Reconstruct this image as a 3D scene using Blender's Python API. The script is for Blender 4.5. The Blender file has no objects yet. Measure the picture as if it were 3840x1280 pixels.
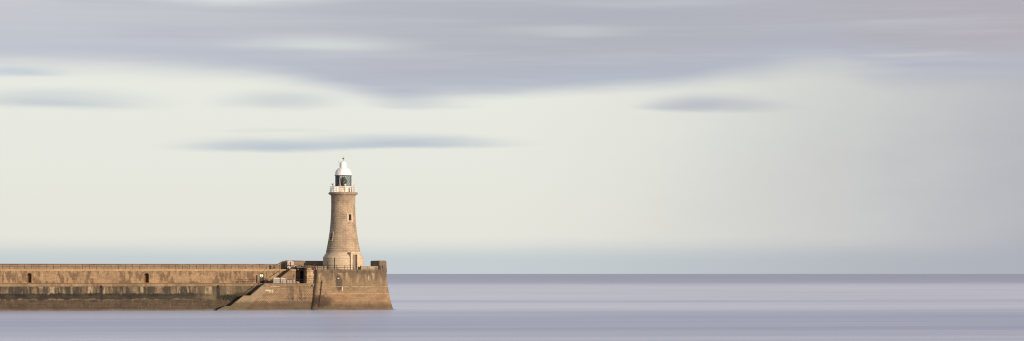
import bpy, bmesh, math, random
from mathutils import Vector, Matrix
random.seed(7)
R = math.radians
scn = bpy.context.scene
COL = scn.collection

# ------------------------------------------------------------------ frame
F = 9600.0            # focal length in photo pixels (3840 wide)
CAMH = 8.54           # camera height above the water
HY, CX = 1027.0, 1920.0
TH = R(14.0)          # the pier runs slightly away from the camera
CS, SN = math.cos(TH), math.sin(TH)
OX, OY = (1160 - CX) / F * 600.0, 600.0

def to_world(lx, ly, z=0.0):
    return Vector((OX + lx * CS - ly * SN, OY + lx * SN + ly * CS, z))

def LX(px, ly=0.0):
    u = (px - CX) / F
    return (u * (OY + ly * CS) - OX + ly * SN) / (CS - u * SN)

def LZ(px, py, ly=0.0):
    y = OY + LX(px, ly) * SN + ly * CS
    return CAMH + (HY - py) / F * y

# ------------------------------------------------------------------ node helper
def lin(c):
    out = []
    for v in c[:3]:
        v = v / 255.0
        out.append(v / 12.92 if v <= 0.04045 else ((v + 0.055) / 1.055) ** 2.4)
    return tuple(out) + (1.0,)

class X:
    """a value in a node tree with operators"""
    def __init__(s, g, k): s.g, s.k = g, k
    def _m(s, op, *o): return s.g.math(op, s, *o)
    def __add__(s, o): return s._m('ADD', o)
    def __radd__(s, o): return s._m('ADD', o)
    def __sub__(s, o): return s._m('SUBTRACT', o)
    def __rsub__(s, o): return s.g.math('SUBTRACT', o, s)
    def __mul__(s, o): return s._m('MULTIPLY', o)
    def __rmul__(s, o): return s._m('MULTIPLY', o)
    def __truediv__(s, o): return s._m('DIVIDE', o)
    def __rtruediv__(s, o): return s.g.math('DIVIDE', o, s)

class G:
    def __init__(s, nt): s.nt = nt
    def node(s, t, **kw):
        n = s.nt.nodes.new(t)
        for k, v in kw.items(): setattr(n, k, v)
        return n
    def put(s, v, sock):
        if isinstance(v, X): s.nt.links.new(v.k, sock)
        elif v is not None: sock.default_value = v
    def math(s, op, *a, clamp=False):
        n = s.node('ShaderNodeMath', operation=op, use_clamp=clamp)
        for i, v in enumerate(a): s.put(v, n.inputs[i])
        return X(s, n.outputs[0])
    def maxi(s, a, b): return s.math('MAXIMUM', a, b)
    def mini(s, a, b): return s.math('MINIMUM', a, b)
    def clamp(s, a): return s.math('ADD', a, 0.0, clamp=True)
    def sstep(s, a, b, v):
        n = s.node('ShaderNodeMapRange', interpolation_type='SMOOTHSTEP', clamp=True)
        s.put(v, n.inputs[0])
        if (not isinstance(a, X)) and (not isinstance(b, X)) and a > b:
            n.inputs[1].default_value, n.inputs[2].default_value = b, a
            n.inputs[3].default_value, n.inputs[4].default_value = 1.0, 0.0
        else:
            s.put(a, n.inputs[1]); s.put(b, n.inputs[2])
        return X(s, n.outputs[0])
    def comb(s, x, y, z=0.0):
        n = s.node('ShaderNodeCombineXYZ')
        for i, v in enumerate((x, y, z)): s.put(v, n.inputs[i])
        return X(s, n.outputs[0])
    def sep(s, v):
        n = s.node('ShaderNodeSeparateXYZ'); s.put(v, n.inputs[0])
        return [X(s, n.outputs[i]) for i in range(3)]
    def noise(s, vec, scale=1.0, detail=3.0, rough=0.55, dist=0.0):
        n = s.node('ShaderNodeTexNoise')
        s.put(vec, n.inputs['Vector']); n.inputs['Scale'].default_value = scale
        n.inputs['Detail'].default_value = detail; n.inputs['Roughness'].default_value = rough
        n.inputs['Distortion'].default_value = dist
        return X(s, n.outputs[0])
    def mix(s, f, a, b, mode='MIX'):
        n = s.node('ShaderNodeMix', data_type='RGBA', blend_type=mode, clamp_factor=True)
        s.put(f, n.inputs[0]); s.put(a, n.inputs[6]); s.put(b, n.inputs[7])
        return X(s, n.outputs[2])
    def curve(s, v, pts):
        n = s.node('ShaderNodeFloatCurve'); s.put(v, n.inputs['Value'])
        c = n.mapping.curves[0]
        while len(c.points) > 2: c.points.remove(c.points[1])
        c.points[0].location = pts[0]; c.points[-1].location = pts[-1]
        for p in pts[1:-1]: c.points.new(*p)
        n.mapping.use_clip = False
        n.mapping.update()
        return X(s, n.outputs[0])
    def lens(s, x, y, cx, cy, rx, ru, rd, hard=0.25):
        """soft lens: radius ru above the centre and rd below it (y grows upward)"""
        dx = (x - cx) * (1.0 / rx)
        dy = y - cy
        up = s.maxi(dy, 0.0) * (1.0 / ru); dn = s.mini(dy, 0.0) * (1.0 / rd)
        d = up + dn
        r = s.math('SQRT', dx * dx + d * d)
        return s.sstep(1.0, hard, r)

def mat_new(name):
    m = bpy.data.materials.new(name); m.use_nodes = True
    nt = m.node_tree; nt.nodes.clear()
    g = G(nt)
    out = g.node('ShaderNodeOutputMaterial')
    b = g.node('ShaderNodeBsdfPrincipled')
    nt.links.new(b.outputs[0], out.inputs[0])
    return m, g, b, out

def simple(name, col, rough=0.6, metal=0.0, var=0.25, scale=3.0, dirt=None, spec=0.3):
    m, g, b, o = mat_new(name)
    tc = g.node('ShaderNodeTexCoord'); v = X(g, tc.outputs['Object'])
    n = g.noise(v, scale, 4.0, 0.6)
    c = g.mix(n, tuple(x * (1 - var) for x in col[:3]) + (1,), tuple(min(1, x * (1 + var)) for x in col[:3]) + (1,))
    if dirt:
        n2 = g.noise(v, scale * 0.6, 5.0, 0.65)
        c = g.mix(g.sstep(dirt[1], dirt[1] + 0.12, n2), c, tuple(dirt[0]) + (1,))
    g.put(c, b.inputs['Base Color'])
    b.inputs['Roughness'].default_value = rough; b.inputs['Metallic'].default_value = metal
    b.inputs['Specular IOR Level'].default_value = spec
    return m

# ------------------------------------------------------------------ stone
def stone(name, c1, c2, mortar, bw, bh, ms, radial=0.0, bump=0.06, dark=(0.05, 0.045, 0.04),
          streak=0.0, streak_top=None, patch=0.0, tidal=None, extra=None, rust=0.0, damp=None, squash=1.0):
    m, g, b, o = mat_new(name)
    tc = g.node('ShaderNodeTexCoord'); v = X(g, tc.outputs['Object'])
    x, y, z = g.sep(v)
    if radial:
        u = g.math('ARCTAN2', y, x) * radial
    else:
        u = x + y * 0.37
    br = g.node('ShaderNodeTexBrick')
    br.offset = 0.5; br.squash = squash; br.squash_frequency = 3
    wob = (g.noise(g.comb(u, z, 0.0), 0.9, 2.0) - 0.5) * 0.26
    g.put(g.comb(u + wob, z + wob * 0.5, 0.0), br.inputs['Vector'])
    br.inputs['Scale'].default_value = 1.0
    br.inputs['Brick Width'].default_value = bw; br.inputs['Row Height'].default_value = bh
    br.inputs['Mortar Size'].default_value = ms; br.inputs['Mortar Smooth'].default_value = 0.25
    br.inputs['Bias'].default_value = 0.0
    for k, c in (('Color1', c1), ('Color2', c2), ('Mortar', mortar)): br.inputs[k].default_value = tuple(c) + (1,)
    col = X(g, br.outputs['Color']); fac = X(g, br.outputs['Fac'])
    fine = g.noise(v, 2.3, 6.0, 0.7)
    big = g.noise(g.comb(u * 0.22, z * 0.45, 3.0), 1.0, 4.0, 0.6)
    col = g.mix(g.sstep(0.25, 0.75, fine) * 0.55, col, g.mix(0.5, col, tuple(a * 0.45 for a in c1) + (1,)))
    col = g.mix(g.sstep(0.42, 0.7, big) * 0.45, col, tuple(a * 0.6 for a in c2) + (1,))
    if patch:
        pn = g.noise(g.comb(u * 0.55, z * 0.22, 9.0), 1.0, 8.0, 0.68)
        col = g.mix(g.sstep(0.485, 0.56, pn) * patch, col, tuple(a * 0.45 for a in c2) + (1,))
    if rust:
        rn = g.noise(g.comb(u * 0.7, z * 0.12, 5.0), 1.0, 3.0, 0.6)
        col = g.mix(g.sstep(0.55, 0.72, rn) * rust, col, (0.20, 0.075, 0.03, 1))
    if streak:
        sn = g.noise(g.comb(u * 1.35, z * 0.10, 1.0), 1.0, 5.0, 0.62)
        sm = g.sstep(0.46, 0.62, sn)
        if streak_top:
            top, ln = streak_top
            edge = g.noise(g.comb(u * 1.1, 0.0, 7.0), 1.0, 4.0, 0.6)
            fall = g.clamp((z - (top - ln * 1.6 * edge)) * (1.2 / ln))
            sm = sm * fall
        col = g.mix(sm * streak, col, tuple(dark) + (1,))
        ln2 = g.noise(g.comb(u * 2.2, z * 0.16, 15.0), 1.0, 4.0, 0.6)
        col = g.mix(g.sstep(0.66, 0.74, ln2) * 0.45 * streak, col, tuple(min(1, a * 1.45) for a in c1) + (1,))
    g.fac = fac
    if extra:
        col = extra(g, u, x, z, v, col)
    gr1 = g.noise(g.comb(u * 1.3, z * 1.6, y * 1.3), 1.0, 6.0, 0.72)
    gv = 0.62 + gr1 * 0.76
    hv = g.node('ShaderNodeMix', data_type='RGBA', blend_type='MULTIPLY'); hv.inputs[0].default_value = 1.0
    g.put(col, hv.inputs[6]); g.put(g.comb(gv, gv, gv), hv.inputs[7])
    col = X(g, hv.outputs[2])
    g.put(col, b.inputs['Base Color'])
    b.inputs['Roughness'].default_value = 0.88
    b.inputs['Specular IOR Level'].default_value = 0.18
    bp = g.node('ShaderNodeBump'); bp.inputs['Strength'].default_value = 0.8; bp.inputs['Distance'].default_value = bump
    g.put((1.0 - fac) * 0.7 + fine * 0.8, bp.inputs['Height'])
    g.nt.links.new(bp.outputs[0], b.inputs['Normal'])
    return m

# ------------------------------------------------------------------ mesh builder
class MB:
    def __init__(s): s.v, s.f = [], []
    def add(s, vs, fs):
        n = len(s.v); s.v += [tuple(q) for q in vs]; s.f += [tuple(i + n for i in f) for f in fs]
    def box(s, x0, x1, y0, y1, z0, z1):
        s.add([(x0,y0,z0),(x1,y0,z0),(x1,y1,z0),(x0,y1,z0),(x0,y0,z1),(x1,y0,z1),(x1,y1,z1),(x0,y1,z1)],
              [(0,3,2,1),(4,5,6,7),(0,1,5,4),(1,2,6,5),(2,3,7,6),(3,0,4,7)])
        return s
    def prism_xz(s, poly, y0, y1):
        n = len(poly)
        s.add([(x, y0, z) for x, z in poly] + [(x, y1, z) for x, z in poly],
              [tuple(range(n)), tuple(range(2*n-1, n-1, -1))] + [(i, i+n, (i+1) % n + n, (i+1) % n) for i in range(n)])
        return s
    def prism_yz(s, poly, x0, x1):
        n = len(poly)
        s.add([(x0, y, z) for y, z in poly] + [(x1, y, z) for y, z in poly],
              [tuple(range(n)), tuple(range(2*n-1, n-1, -1))] + [(i, i+n, (i+1) % n + n, (i+1) % n) for i in range(n)])
        return s
    def lathe(s, prof, c=(0,0), seg=64, cap=True, a0=0.0, a1=2*math.pi):
        full = abs(a1 - a0 - 2*math.pi) < 1e-6
        m = seg if full else seg + 1
        vs, fs = [], []
        for r, z in prof:
            for k in range(m):
                a = a0 + (a1 - a0) * k / seg
                vs.append((c[0] + r*math.cos(a), c[1] + r*math.sin(a), z))
        for i in range(len(prof)-1):
            for k in range(seg):
                k2 = (k+1) % m
                fs.append((i*m+k, i*m+k2, (i+1)*m+k2, (i+1)*m+k))
        if cap and full:
            fs.append(tuple(range(m-1, -1, -1))); fs.append(tuple((len(prof)-1)*m + k for k in range(m)))
        s.add(vs, fs); return s
    def tube(s, p0, p1, r=0.04, seg=6, r1=None):
        p0, p1 = Vector(p0), Vector(p1); d = (p1-p0)
        if d.length < 1e-6: return s
        d.normalize(); r1 = r if r1 is None else r1
        a = d.cross(Vector((0,0,1)) if abs(d.z) < 0.9 else Vector((1,0,0))).normalized(); b = d.cross(a)
        vs = []
        for p, q in ((p0, r), (p1, r1)):
            for k in range(seg):
                t = 2*math.pi*k/seg
                vs.append(p + a*(q*math.cos(t)) + b*(q*math.sin(t)))
        s.add(vs, [(k, (k+1) % seg, (k+1) % seg + seg, k+seg) for k in range(seg)] +
              [tuple(range(seg-1, -1, -1)), tuple(range(seg, 2*seg))])
        return s
    def path(s, pts, r=0.04, seg=6):
        for a, b in zip(pts[:-1], pts[1:]): s.tube(a, b, r, seg)
        return s
    def ball(s, c, r, seg=12, rz=None):
        rz = rz or r
        prof = [(max(1e-4, r*math.sin(math.pi*i/8)), c[2] - rz*math.cos(math.pi*i/8)) for i in range(9)]
        return s.lathe(prof, (c[0], c[1]), seg, cap=True)
    def obox(s, c, dx, dy, dz, rz):
        """box centred on c, half sizes dx dy dz, turned by rz"""
        ca, sa = math.cos(rz), math.sin(rz)
        t = MB().box(-dx, dx, -dy, dy, -dz, dz)
        s.add([(c[0]+x*ca-y*sa, c[1]+x*sa+y*ca, c[2]+z) for x, y, z in t.v], t.f); return s
    def rough(s, amt, seed=1):
        rn = random.Random(seed); seen = {}
        out = []
        for q in s.v:
            k = tuple(round(c, 3) for c in q)
            if k not in seen: seen[k] = tuple(rn.uniform(-amt, amt) for _ in range(3))
            out.append(tuple(a+b for a, b in zip(q, seen[k])))
        s.v = out; return s
    def mesh(s, name, mat, org=(0,0,0), smooth=False):
        me = bpy.data.meshes.new(name)
        me.from_pydata([tuple(a-b for a, b in zip(q, org)) for q in s.v], [], s.f)
        bm = bmesh.new(); bm.from_mesh(me)
        bmesh.ops.remove_doubles(bm, verts=bm.verts, dist=1e-5)
        bmesh.ops.recalc_face_normals(bm, faces=bm.faces)
        bm.to_mesh(me); bm.free()
        if smooth:
            for p in me.polygons: p.use_smooth = True
            me.set_sharp_from_angle(angle=R(32))
        me.materials.append(mat); me.update()
        return me

def thing(name, label, cat, lx=0, ly=0, z=0, rot=TH, group=None, world=None):
    o = bpy.data.objects.new(name, None); COL.objects.link(o)
    o.empty_display_size = 0.5
    o.location = world if world is not None else to_world(lx, ly, z)
    o.rotation_euler = (0, 0, rot)
    o['label'] = label; o['category'] = cat
    if group: o['group'] = group
    o['org'] = (float(lx), float(ly), float(z)) if world is None else (0.0, 0.0, 0.0)
    return o

def part(name, mb, mat, parent, smooth=False, label=None, org=None):
    """geometry given in pier coordinates (or in the thing's own frame when org=(0,0,0))"""
    root = parent
    while root.parent: root = root.parent
    og = tuple(root['org']) if org is None else org
    o = bpy.data.objects.new(name, mb.mesh(name, mat, og, smooth)); COL.objects.link(o)
    o.parent = parent
    if label: o['label'] = label
    return o

def solo(name, mb, mat, label, cat, lx, ly, z, smooth=False, group=None):
    o = bpy.data.objects.new(name, mb.mesh(name, mat, (lx, ly, z), smooth)); COL.objects.link(o)
    o.location = to_world(lx, ly, z); o.rotation_euler = (0, 0, TH)
    o['label'] = label; o['category'] = cat
    if group: o['group'] = group
    return o

def cut(o, mbs):
    """subtract solid shapes from a mesh object for good (the cutters are removed again)"""
    tmp = []
    for mb in mbs:
        me = bpy.data.meshes.new('cutter'); me.from_pydata(mb.v, [], mb.f)
        bm = bmesh.new(); bm.from_mesh(me); bmesh.ops.recalc_face_normals(bm, faces=bm.faces); bm.to_mesh(me); bm.free()
        c = bpy.data.objects.new('cutter', me); COL.objects.link(c)
        c.parent = o; tmp.append(c)
        md = o.modifiers.new('b', 'BOOLEAN'); md.operation = 'DIFFERENCE'; md.object = c; md.solver = 'EXACT'
    bpy.context.view_layer.update()
    dg = bpy.context.evaluated_depsgraph_get()
    me = bpy.data.meshes.new_from_object(o.evaluated_get(dg))
    old = o.data; o.modifiers.clear(); o.data = me
    me.name = old.name + '_cut'
    for c in tmp:
        d = c.data; bpy.data.objects.remove(c); bpy.data.meshes.remove(d)

# ------------------------------------------------------------------ materials
SAND = (0.375, 0.258, 0.157); SAND2 = (0.30, 0.20, 0.122); MORT = (0.42, 0.31, 0.20)

XL0 = LX(790)
def lower_extra(g, u, x, z, v, col):
    # tidal zones: bare wet stone below, a black-green algae belt, stained stone above
    e1 = g.noise(g.comb(u * 0.9, z * 0.6, 2.0), 1.0, 5.0, 0.65)
    e2 = g.noise(g.comb(u * 0.35, z * 0.5, 12.0), 1.0, 4.0, 0.6)
    left = g.sstep(LX(800), LX(700), x)
    lowz = g.sstep(3.1, 2.3, z + (e1 - 0.5) * 1.3)
    lowc = g.mix(g.sstep(0.3, 0.7, e2), (0.040, 0.031, 0.024, 1), (0.066, 0.052, 0.038, 1))
    lines = g.noise(g.comb(u * 0.08, z * 6.0, 4.0), 1.0, 3.0, 0.6)
    lowc = g.mix(g.sstep(0.5, 0.7, lines) * 0.3, lowc, (0.13, 0.095, 0.065, 1))
    jx = g.math('PINGPONG', x + z * 0.16 + (g.noise(g.comb(u * 0.5, z * 0.02, 21.0), 1.0, 1.0) - 0.5) * 0.8, 0.85)
    jm = g.sstep(0.07, 0.02, jx) * g.sstep(0.45, 0.6, g.noise(g.comb(u * 0.6, z * 0.5, 31.0), 1.0, 2.0))
    lowc = g.mix(jm * 0.40, lowc, (0.26, 0.18, 0.10, 1))
    lowc = g.mix(g.fac * 0.45 * g.sstep(0.35, 0.6, e1), lowc, (0.21, 0.15, 0.09, 1))
    col = g.mix(lowz * 0.92, col, lowc)
    stain = g.noise(g.comb(u * 0.9, z * 0.14, 6.0), 1.0, 6.0, 0.65)
    above = g.sstep(2.9, 3.6, z)
    col = g.mix(above * g.sstep(0.36, 0.56, stain) * (0.45 + left * 0.5), col, (0.047, 0.041, 0.031, 1))
    pale = g.noise(g.comb(u * 0.75, z * 0.20, 26.0), 1.0, 4.0, 0.6)
    col = g.mix(above * g.sstep(0.57, 0.66, pale) * 0.75, col, (0.30, 0.24, 0.155, 1))
    e3 = g.noise(g.comb(u * 0.35, z * 0.25, 55.0), 1.0, 5.0, 0.65)
    belt = g.sstep(2.55, 2.85, z + (e3 - 0.5) * 1.9) * g.sstep(4.15, 3.85, z + (e1 - 0.5) * 1.2)
    bl = g.mix(g.sstep(0.42, 0.6, e2), (0.020, 0.018, 0.018, 1), (0.024, 0.025, 0.019, 1))
    col = g.mix(belt * (0.18 + 0.74 * left) * g.sstep(0.30, 0.44, e1 + 0.06), col, bl)
    col = g.mix(belt * g.fac * 0.35 * g.sstep(0.4, 0.6, e2), col, (0.16, 0.125, 0.085, 1))
    b2 = g.sstep(1.75, 2.1, z + (e1 - 0.5) * 1.4) * g.sstep(2.75, 2.4, z) * g.sstep(0.5, 0.62, e2) * left
    col = g.mix(b2 * 0.7, col, (0.035, 0.03, 0.026, 1))
    # algae above the lower flight of stairs
    al = g.lens(x + (e1 - 0.5) * 3.0, z + (e1 - 0.5) * 1.2, LX(868), 3.0, 5.0, 1.1, 1.0, 0.4)
    e4 = g.noise(g.comb(u * 2.2, z * 2.0, 97.0), 1.0, 6.0, 0.75)
    col = g.mix(g.clamp(al * 1.1 - g.sstep(0.45, 0.68, e4) * 0.55), col, g.mix(e4, (0.012, 0.013, 0.010, 1), (0.030, 0.034, 0.017, 1)))
    al2 = g.lens(x + (e1 - 0.5) * 2.0, z + (e1 - 0.5) * 1.0, LX(915), 3.9, 3.2, 0.5, 0.9, 0.4)
    col = g.mix(al2 * 0.8, col, (0.040, 0.042, 0.018, 1))
    # light washed patches by the drains
    for px, w in ((782, 1.1), (196, 1.0), (340, 0.7), (390, 0.4), (530, 0.7), (672, 0.5)):
        dz = z + (e1 - 0.5) * 1.6
        pm = g.sstep(w, w * 0.55, g.math('ABSOLUTE', x + (5.6 - z) * 0.1 - LX(px) + (e1 - 0.5) * 0.6)) * g.sstep(3.7, 4.2, dz)
        col = g.mix(pm * g.sstep(0.36, 0.56, g.noise(g.comb(u * 1.6, z * 0.35, 63.0), 1.0, 5.0, 0.65)) * 0.85, col, (0.35, 0.28, 0.175, 1))
    for px in (380, 818):
        pm = g.sstep(0.55, 0.25, g.math('ABSOLUTE', x - LX(px) + (e1 - 0.5) * 0.4))
        col = g.mix(pm * g.sstep(1.8, 3.2, z) * 0.85, col, (0.03, 0.027, 0.025, 1))
    # paler reddish band just above the water
    return g.mix(g.sstep(0.75, 0.25, z + (e1 - 0.5) * 0.3) * 0.35, col, (0.14, 0.085, 0.06, 1))

def landing_extra(g, u, x, z, v, col):
    e1 = g.noise(g.comb(u * 0.9, z * 0.6, 2.0), 1.0, 5.0, 0.65)
    e2 = g.noise(g.comb(u * 0.35, z * 0.5, 12.0), 1.0, 4.0, 0.6)
    row = g.sstep(0.42, 0.6, g.noise(g.comb(u * 0.12, z * 2.2, 81.0), 1.0, 2.0))
    col = g.mix((1.0 - g.fac) * 0.55, col, g.mix(row, (0.235, 0.15, 0.09, 1), (0.15, 0.09, 0.055, 1)))
    mb_ = g.sstep(0.35, 0.62, g.noise(g.comb(u * 0.5, z * 1.1, 83.0), 1.0, 3.0))
    col = g.mix(g.fac * (0.0 + mb_ * 0.5), col, (0.48, 0.345, 0.21, 1))
    low = g.sstep(2.5, 1.6, z + (e1 - 0.5) * 1.2)
    col = g.mix(low * 0.75, col, g.mix(g.sstep(0.3, 0.7, e2), (0.045, 0.036, 0.027, 1), (0.090, 0.069, 0.048, 1)))
    # plain rendered strip beside the steps
    d = (z - 6.2) - (x - LX(988)) * 0.78
    strip = g.sstep(-2.4, -1.9, d + (e1 - 0.5) * 0.8)
    col = g.mix(strip * 0.85, col, g.mix(low, (0.27, 0.205, 0.14, 1), (0.13, 0.105, 0.065, 1)))
    # dark drips near the right end
    dr = g.noise(g.comb(u * 1.1, z * 0.12, 40.0), 1.0, 4.0, 0.6)
    rt = g.sstep(LX(1050), LX(1100), x)
    col = g.mix(g.sstep(0.47, 0.57, dr) * rt * g.sstep(1.5, 3.0, z) * 0.7, col, (0.06, 0.052, 0.045, 1))
    al = g.sstep(0.5, 0.62, g.noise(g.comb(u * 1.2, z * 1.0, 44.0), 1.0, 5.0, 0.7)) * g.lens(x, z, LX(1105), 3.0, 4.5, 1.0, 0.9, 0.3)
    col = g.mix(al * 0.85, col, (0.022, 0.02, 0.02, 1))
    # limewash run below the coping
    wz = z + (e1 - 0.5) * 0.15
    wx = x - LX(1011, -2.4)
    run = g.noise(g.comb(u * 4.5, 0.0, 3.0), 1.0, 2.0)
    wm = g.sstep(4.85, 4.78, wz) * g.sstep(0.0, 0.12, wz - 4.70 + g.sstep(0.40, 0.62, run) * 0.75)
    wm = wm * g.sstep(1.0, 0.9, g.math('ABSOLUTE', wx))
    col = g.mix(wm, col, (0.52, 0.45, 0.32, 1))
    return col

def head_extra(g, u, x, z, v, col):
    e1 = g.noise(g.comb(u * 0.9, z * 0.6, 2.0), 1.0, 5.0, 0.65)
    e2 = g.noise(g.comb(u * 0.35, z * 0.5, 12.0), 1.0, 4.0, 0.6)
    mid = g.sstep(4.3, 3.6, z + (e1 - 0.5) * 0.5)
    row = g.sstep(0.42, 0.6, g.noise(g.comb(u * 0.12, z * 2.2, 81.0), 1.0, 2.0))
    col = g.mix(mid * (1.0 - g.fac) * 0.55, col, g.mix(row, (0.27, 0.17, 0.095, 1), (0.19, 0.115, 0.066, 1)))
    mb_ = g.sstep(0.35, 0.62, g.noise(g.comb(u * 0.5, z * 1.1, 83.0), 1.0, 3.0))
    col = g.mix(mid * g.fac * (0.05 + mb_ * 0.65), col, (0.52, 0.37, 0.22, 1))
    st1 = g.noise(g.comb(u * 0.8, z * 0.16, 91.0), 1.0, 6.0, 0.68)
    fl = g.sstep(5.0, 8.3, z + (g.noise(g.comb(u * 0.9, 0.0, 92.0), 1.0, 3.0) - 0.5) * 4.0)
    col = g.mix(g.sstep(0.44, 0.53, st1) * fl * 0.7, col, (0.105, 0.080, 0.060, 1))
    col = g.mix(g.sstep(0.46, 0.36, st1) * fl * 0.65, col, (0.44, 0.30, 0.165, 1))
    low = g.sstep(2.6, 0.9, z + (e1 - 0.5) * 1.0)
    col = g.mix(low * 0.7, col, g.mix(g.sstep(0.3, 0.7, e2), (0.048, 0.037, 0.027, 1), (0.100, 0.072, 0.048, 1)))
    xl = HEAD_X0
    al = g.lens(x + (e1 - 0.5) * 2.0, z + (e1 - 0.5) * 2.0, 1.0, 1.9, 3.4, 2.6, 1.6, 0.4)
    col = g.mix(al * 0.8, col, (0.03, 0.027, 0.022, 1))
    st = g.lens(x + (e1 - 0.5) * 0.5, z, LX(1271, -3.2) - xl, 7.0, 0.95, 1.6, 3.2, 0.6)
    col = g.mix(st * 0.8, col, (0.055, 0.048, 0.042, 1))
    ring = g.sstep(0.10, 0.03, g.math('ABSOLUTE', z - 5.5 + (e1 - 0.5) * 0.06)) * g.sstep(LX(1215, -3.2) - xl, LX(1240, -3.2) - xl, x)
    col = g.mix(ring * 0.6 * g.sstep(0.36, 0.5, e2), col, (0.50, 0.42, 0.29, 1))
    ring2 = g.sstep(0.11, 0.03, g.math('ABSOLUTE', z - 3.83)) * g.sstep(0.3, 0.5, e2)
    col = g.mix(ring2 * 0.7, col, (0.46, 0.33, 0.18, 1))
    rd = g.sstep(4.0, 3.5, z) * g.sstep(1.6, 2.6, z) * g.sstep(0.4, 0.6, e2)
    col = g.mix(rd * 0.35, col, (0.17, 0.085, 0.045, 1))
    w1 = g.lens(x, z, LX(1284, -3.3) - xl, 5.1, 0.10, 0.5, 0.75, 0.75)
    w2 = g.lens(x, z, LX(1269, -3.2) - xl, 7.55, 0.34, 0.06, 0.30, 0.6) * 0.8
    col = g.mix(g.maxi(w1, w2), col, (0.58, 0.50, 0.37, 1))
    wn = g.noise(g.comb(u * 2.6, z * 0.35, 71.0), 1.0, 4.0, 0.6)
    wm = g.lens(x, z, LX(1372, -3.2) - xl, 7.4, 2.4, 1.3, 2.0, 0.3) * g.sstep(0.52, 0.60, wn)
    return g.mix(wm * 0.65, col, (0.50, 0.43, 0.31, 1))

HEAD_X0 = LX(1186, -3.1)
HEAD_X1 = LX(1452, -3.1)

M = {}
M['upper_wall'] = stone('upper wall sandstone', SAND, SAND2, MORT, 0.85, 0.34, 0.035, patch=0.8, streak=0.55, streak_top=(9.2, 2.2), dark=(0.10, 0.076, 0.054))
M['lower_wall'] = stone('lower wall stone', (0.20, 0.15, 0.098), (0.14, 0.105, 0.072), (0.31, 0.23, 0.145), 0.6, 0.33, 0.045, streak=0.75, streak_top=(5.7, 3.0), extra=lower_extra)
M['landing'] = stone('stair landing stone', (0.225, 0.155, 0.096), (0.15, 0.105, 0.07), (0.33, 0.245, 0.15), 0.52, 0.32, 0.05, streak=0.6, streak_top=(5.7, 1.6), extra=landing_extra, rust=0.35)
M['head'] = stone('pier head stone', (0.315, 0.222, 0.132), (0.235, 0.162, 0.098), (0.31, 0.235, 0.15), 0.58, 0.325, 0.045, streak=0.85, streak_top=(8.9, 2.6), extra=head_extra, rust=0.5, dark=(0.07, 0.055, 0.04))
M['head_coping'] = stone('pier head coping', (0.21, 0.16, 0.11), (0.15, 0.115, 0.08), (0.10, 0.08, 0.06), 2.1, 1.3, 0.03, streak=0.8, dark=(0.085, 0.066, 0.05), rust=0.75)
M['coping'] = stone('upper coping blocks', (0.42, 0.295, 0.165), (0.35, 0.235, 0.13), (0.16, 0.11, 0.07), 2.6, 4.0, 0.02, rust=0.25)
M['coping_low'] = stone('lower coping blocks', (0.29, 0.21, 0.13), (0.20, 0.135, 0.082), (0.36, 0.28, 0.18), 2.3, 4.0, 0.03, rust=0.75, patch=0.3)
M['parapet'] = stone('parapet concrete', (0.32, 0.235, 0.17), (0.27, 0.20, 0.145), (0.20, 0.15, 0.11), 1.25, 0.6, 0.025, patch=0.25)
M['parapet_end'] = stone('parapet end stone', (0.30, 0.235, 0.175), (0.23, 0.18, 0.135), (0.16, 0.13, 0.10), 1.6, 0.62, 0.02, patch=0.3)
M['quoin'] = stone('quoin sandstone', (0.52, 0.37, 0.22), (0.34, 0.225, 0.13), (0.60, 0.47, 0.31), 1.1, 0.55, 0.05, patch=0.45)
M['alcove'] = stone('alcove stone', (0.27, 0.19, 0.13), (0.20, 0.14, 0.098), (0.32, 0.235, 0.16), 0.7, 0.38, 0.04, patch=0.4)
M['stairs'] = stone('stair stone', (0.28, 0.19, 0.112), (0.22, 0.145, 0.085), (0.36, 0.26, 0.16), 0.8, 0.22, 0.035, patch=0.25)
M['pale_rubble_wall'] = stone('pale rubble wall', (0.40, 0.32, 0.235), (0.30, 0.225, 0.16), (0.52, 0.42, 0.31), 0.9, 0.26, 0.05, patch=0.35)
M['slab'] = stone('broken slab concrete', (0.30, 0.25, 0.20), (0.16, 0.13, 0.105), (0.10, 0.085, 0.07), 1.0, 0.25, 0.04, patch=0.8)
M['shaft'] = stone('tower ashlar', (0.43, 0.328, 0.232), (0.37, 0.277, 0.193), (0.565, 0.447, 0.322), 1.25, 0.43, 0.060, radial=3.1, bump=0.10, patch=0.28, streak=0.30, streak_top=(17.3, 7.0), dark=(0.20, 0.145, 0.105), rust=0.22)
M['plinth'] = stone('tower plinth stone', (0.62, 0.50, 0.36), (0.58, 0.46, 0.33), (0.50, 0.39, 0.27), 2.2, 0.63, 0.012, radial=4.6, bump=0.02)
def gallery_extra(g, u, x, z, v, col):
    s = g.noise(g.comb(u * 1.6, z * 0.25, 8.0), 1.0, 4.0, 0.6)
    return g.mix(g.sstep(0.5, 0.65, s) * 0.5, col, (0.12, 0.09, 0.07, 1))
M['cornice'] = stone('gallery cornice stone', (0.36, 0.275, 0.205), (0.31, 0.235, 0.175), (0.32, 0.24, 0.175), 1.4, 2.0, 0.015, radial=3.4, extra=gallery_extra, bump=0.03)
M['frame'] = simple('dressed window stone', (0.45, 0.355, 0.26), 0.85, var=0.12, scale=2.0)
M['white'] = simple('white lantern paint', (0.86, 0.83, 0.81), 0.45, var=0.04, scale=1.2, spec=0.4)
M['rail_white'] = simple('white railing paint', (0.62, 0.585, 0.545), 0.5, var=0.08, scale=2.0, dirt=((0.42, 0.27, 0.14), 0.6))
M['murette'] = simple('rust streaked white paint', (0.74, 0.67, 0.58), 0.55, var=0.08, scale=1.1, dirt=((0.62, 0.33, 0.09), 0.56))
M['iron'] = simple('dark railing iron', (0.040, 0.032, 0.032), 0.6, 0.3, 0.3)
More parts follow.
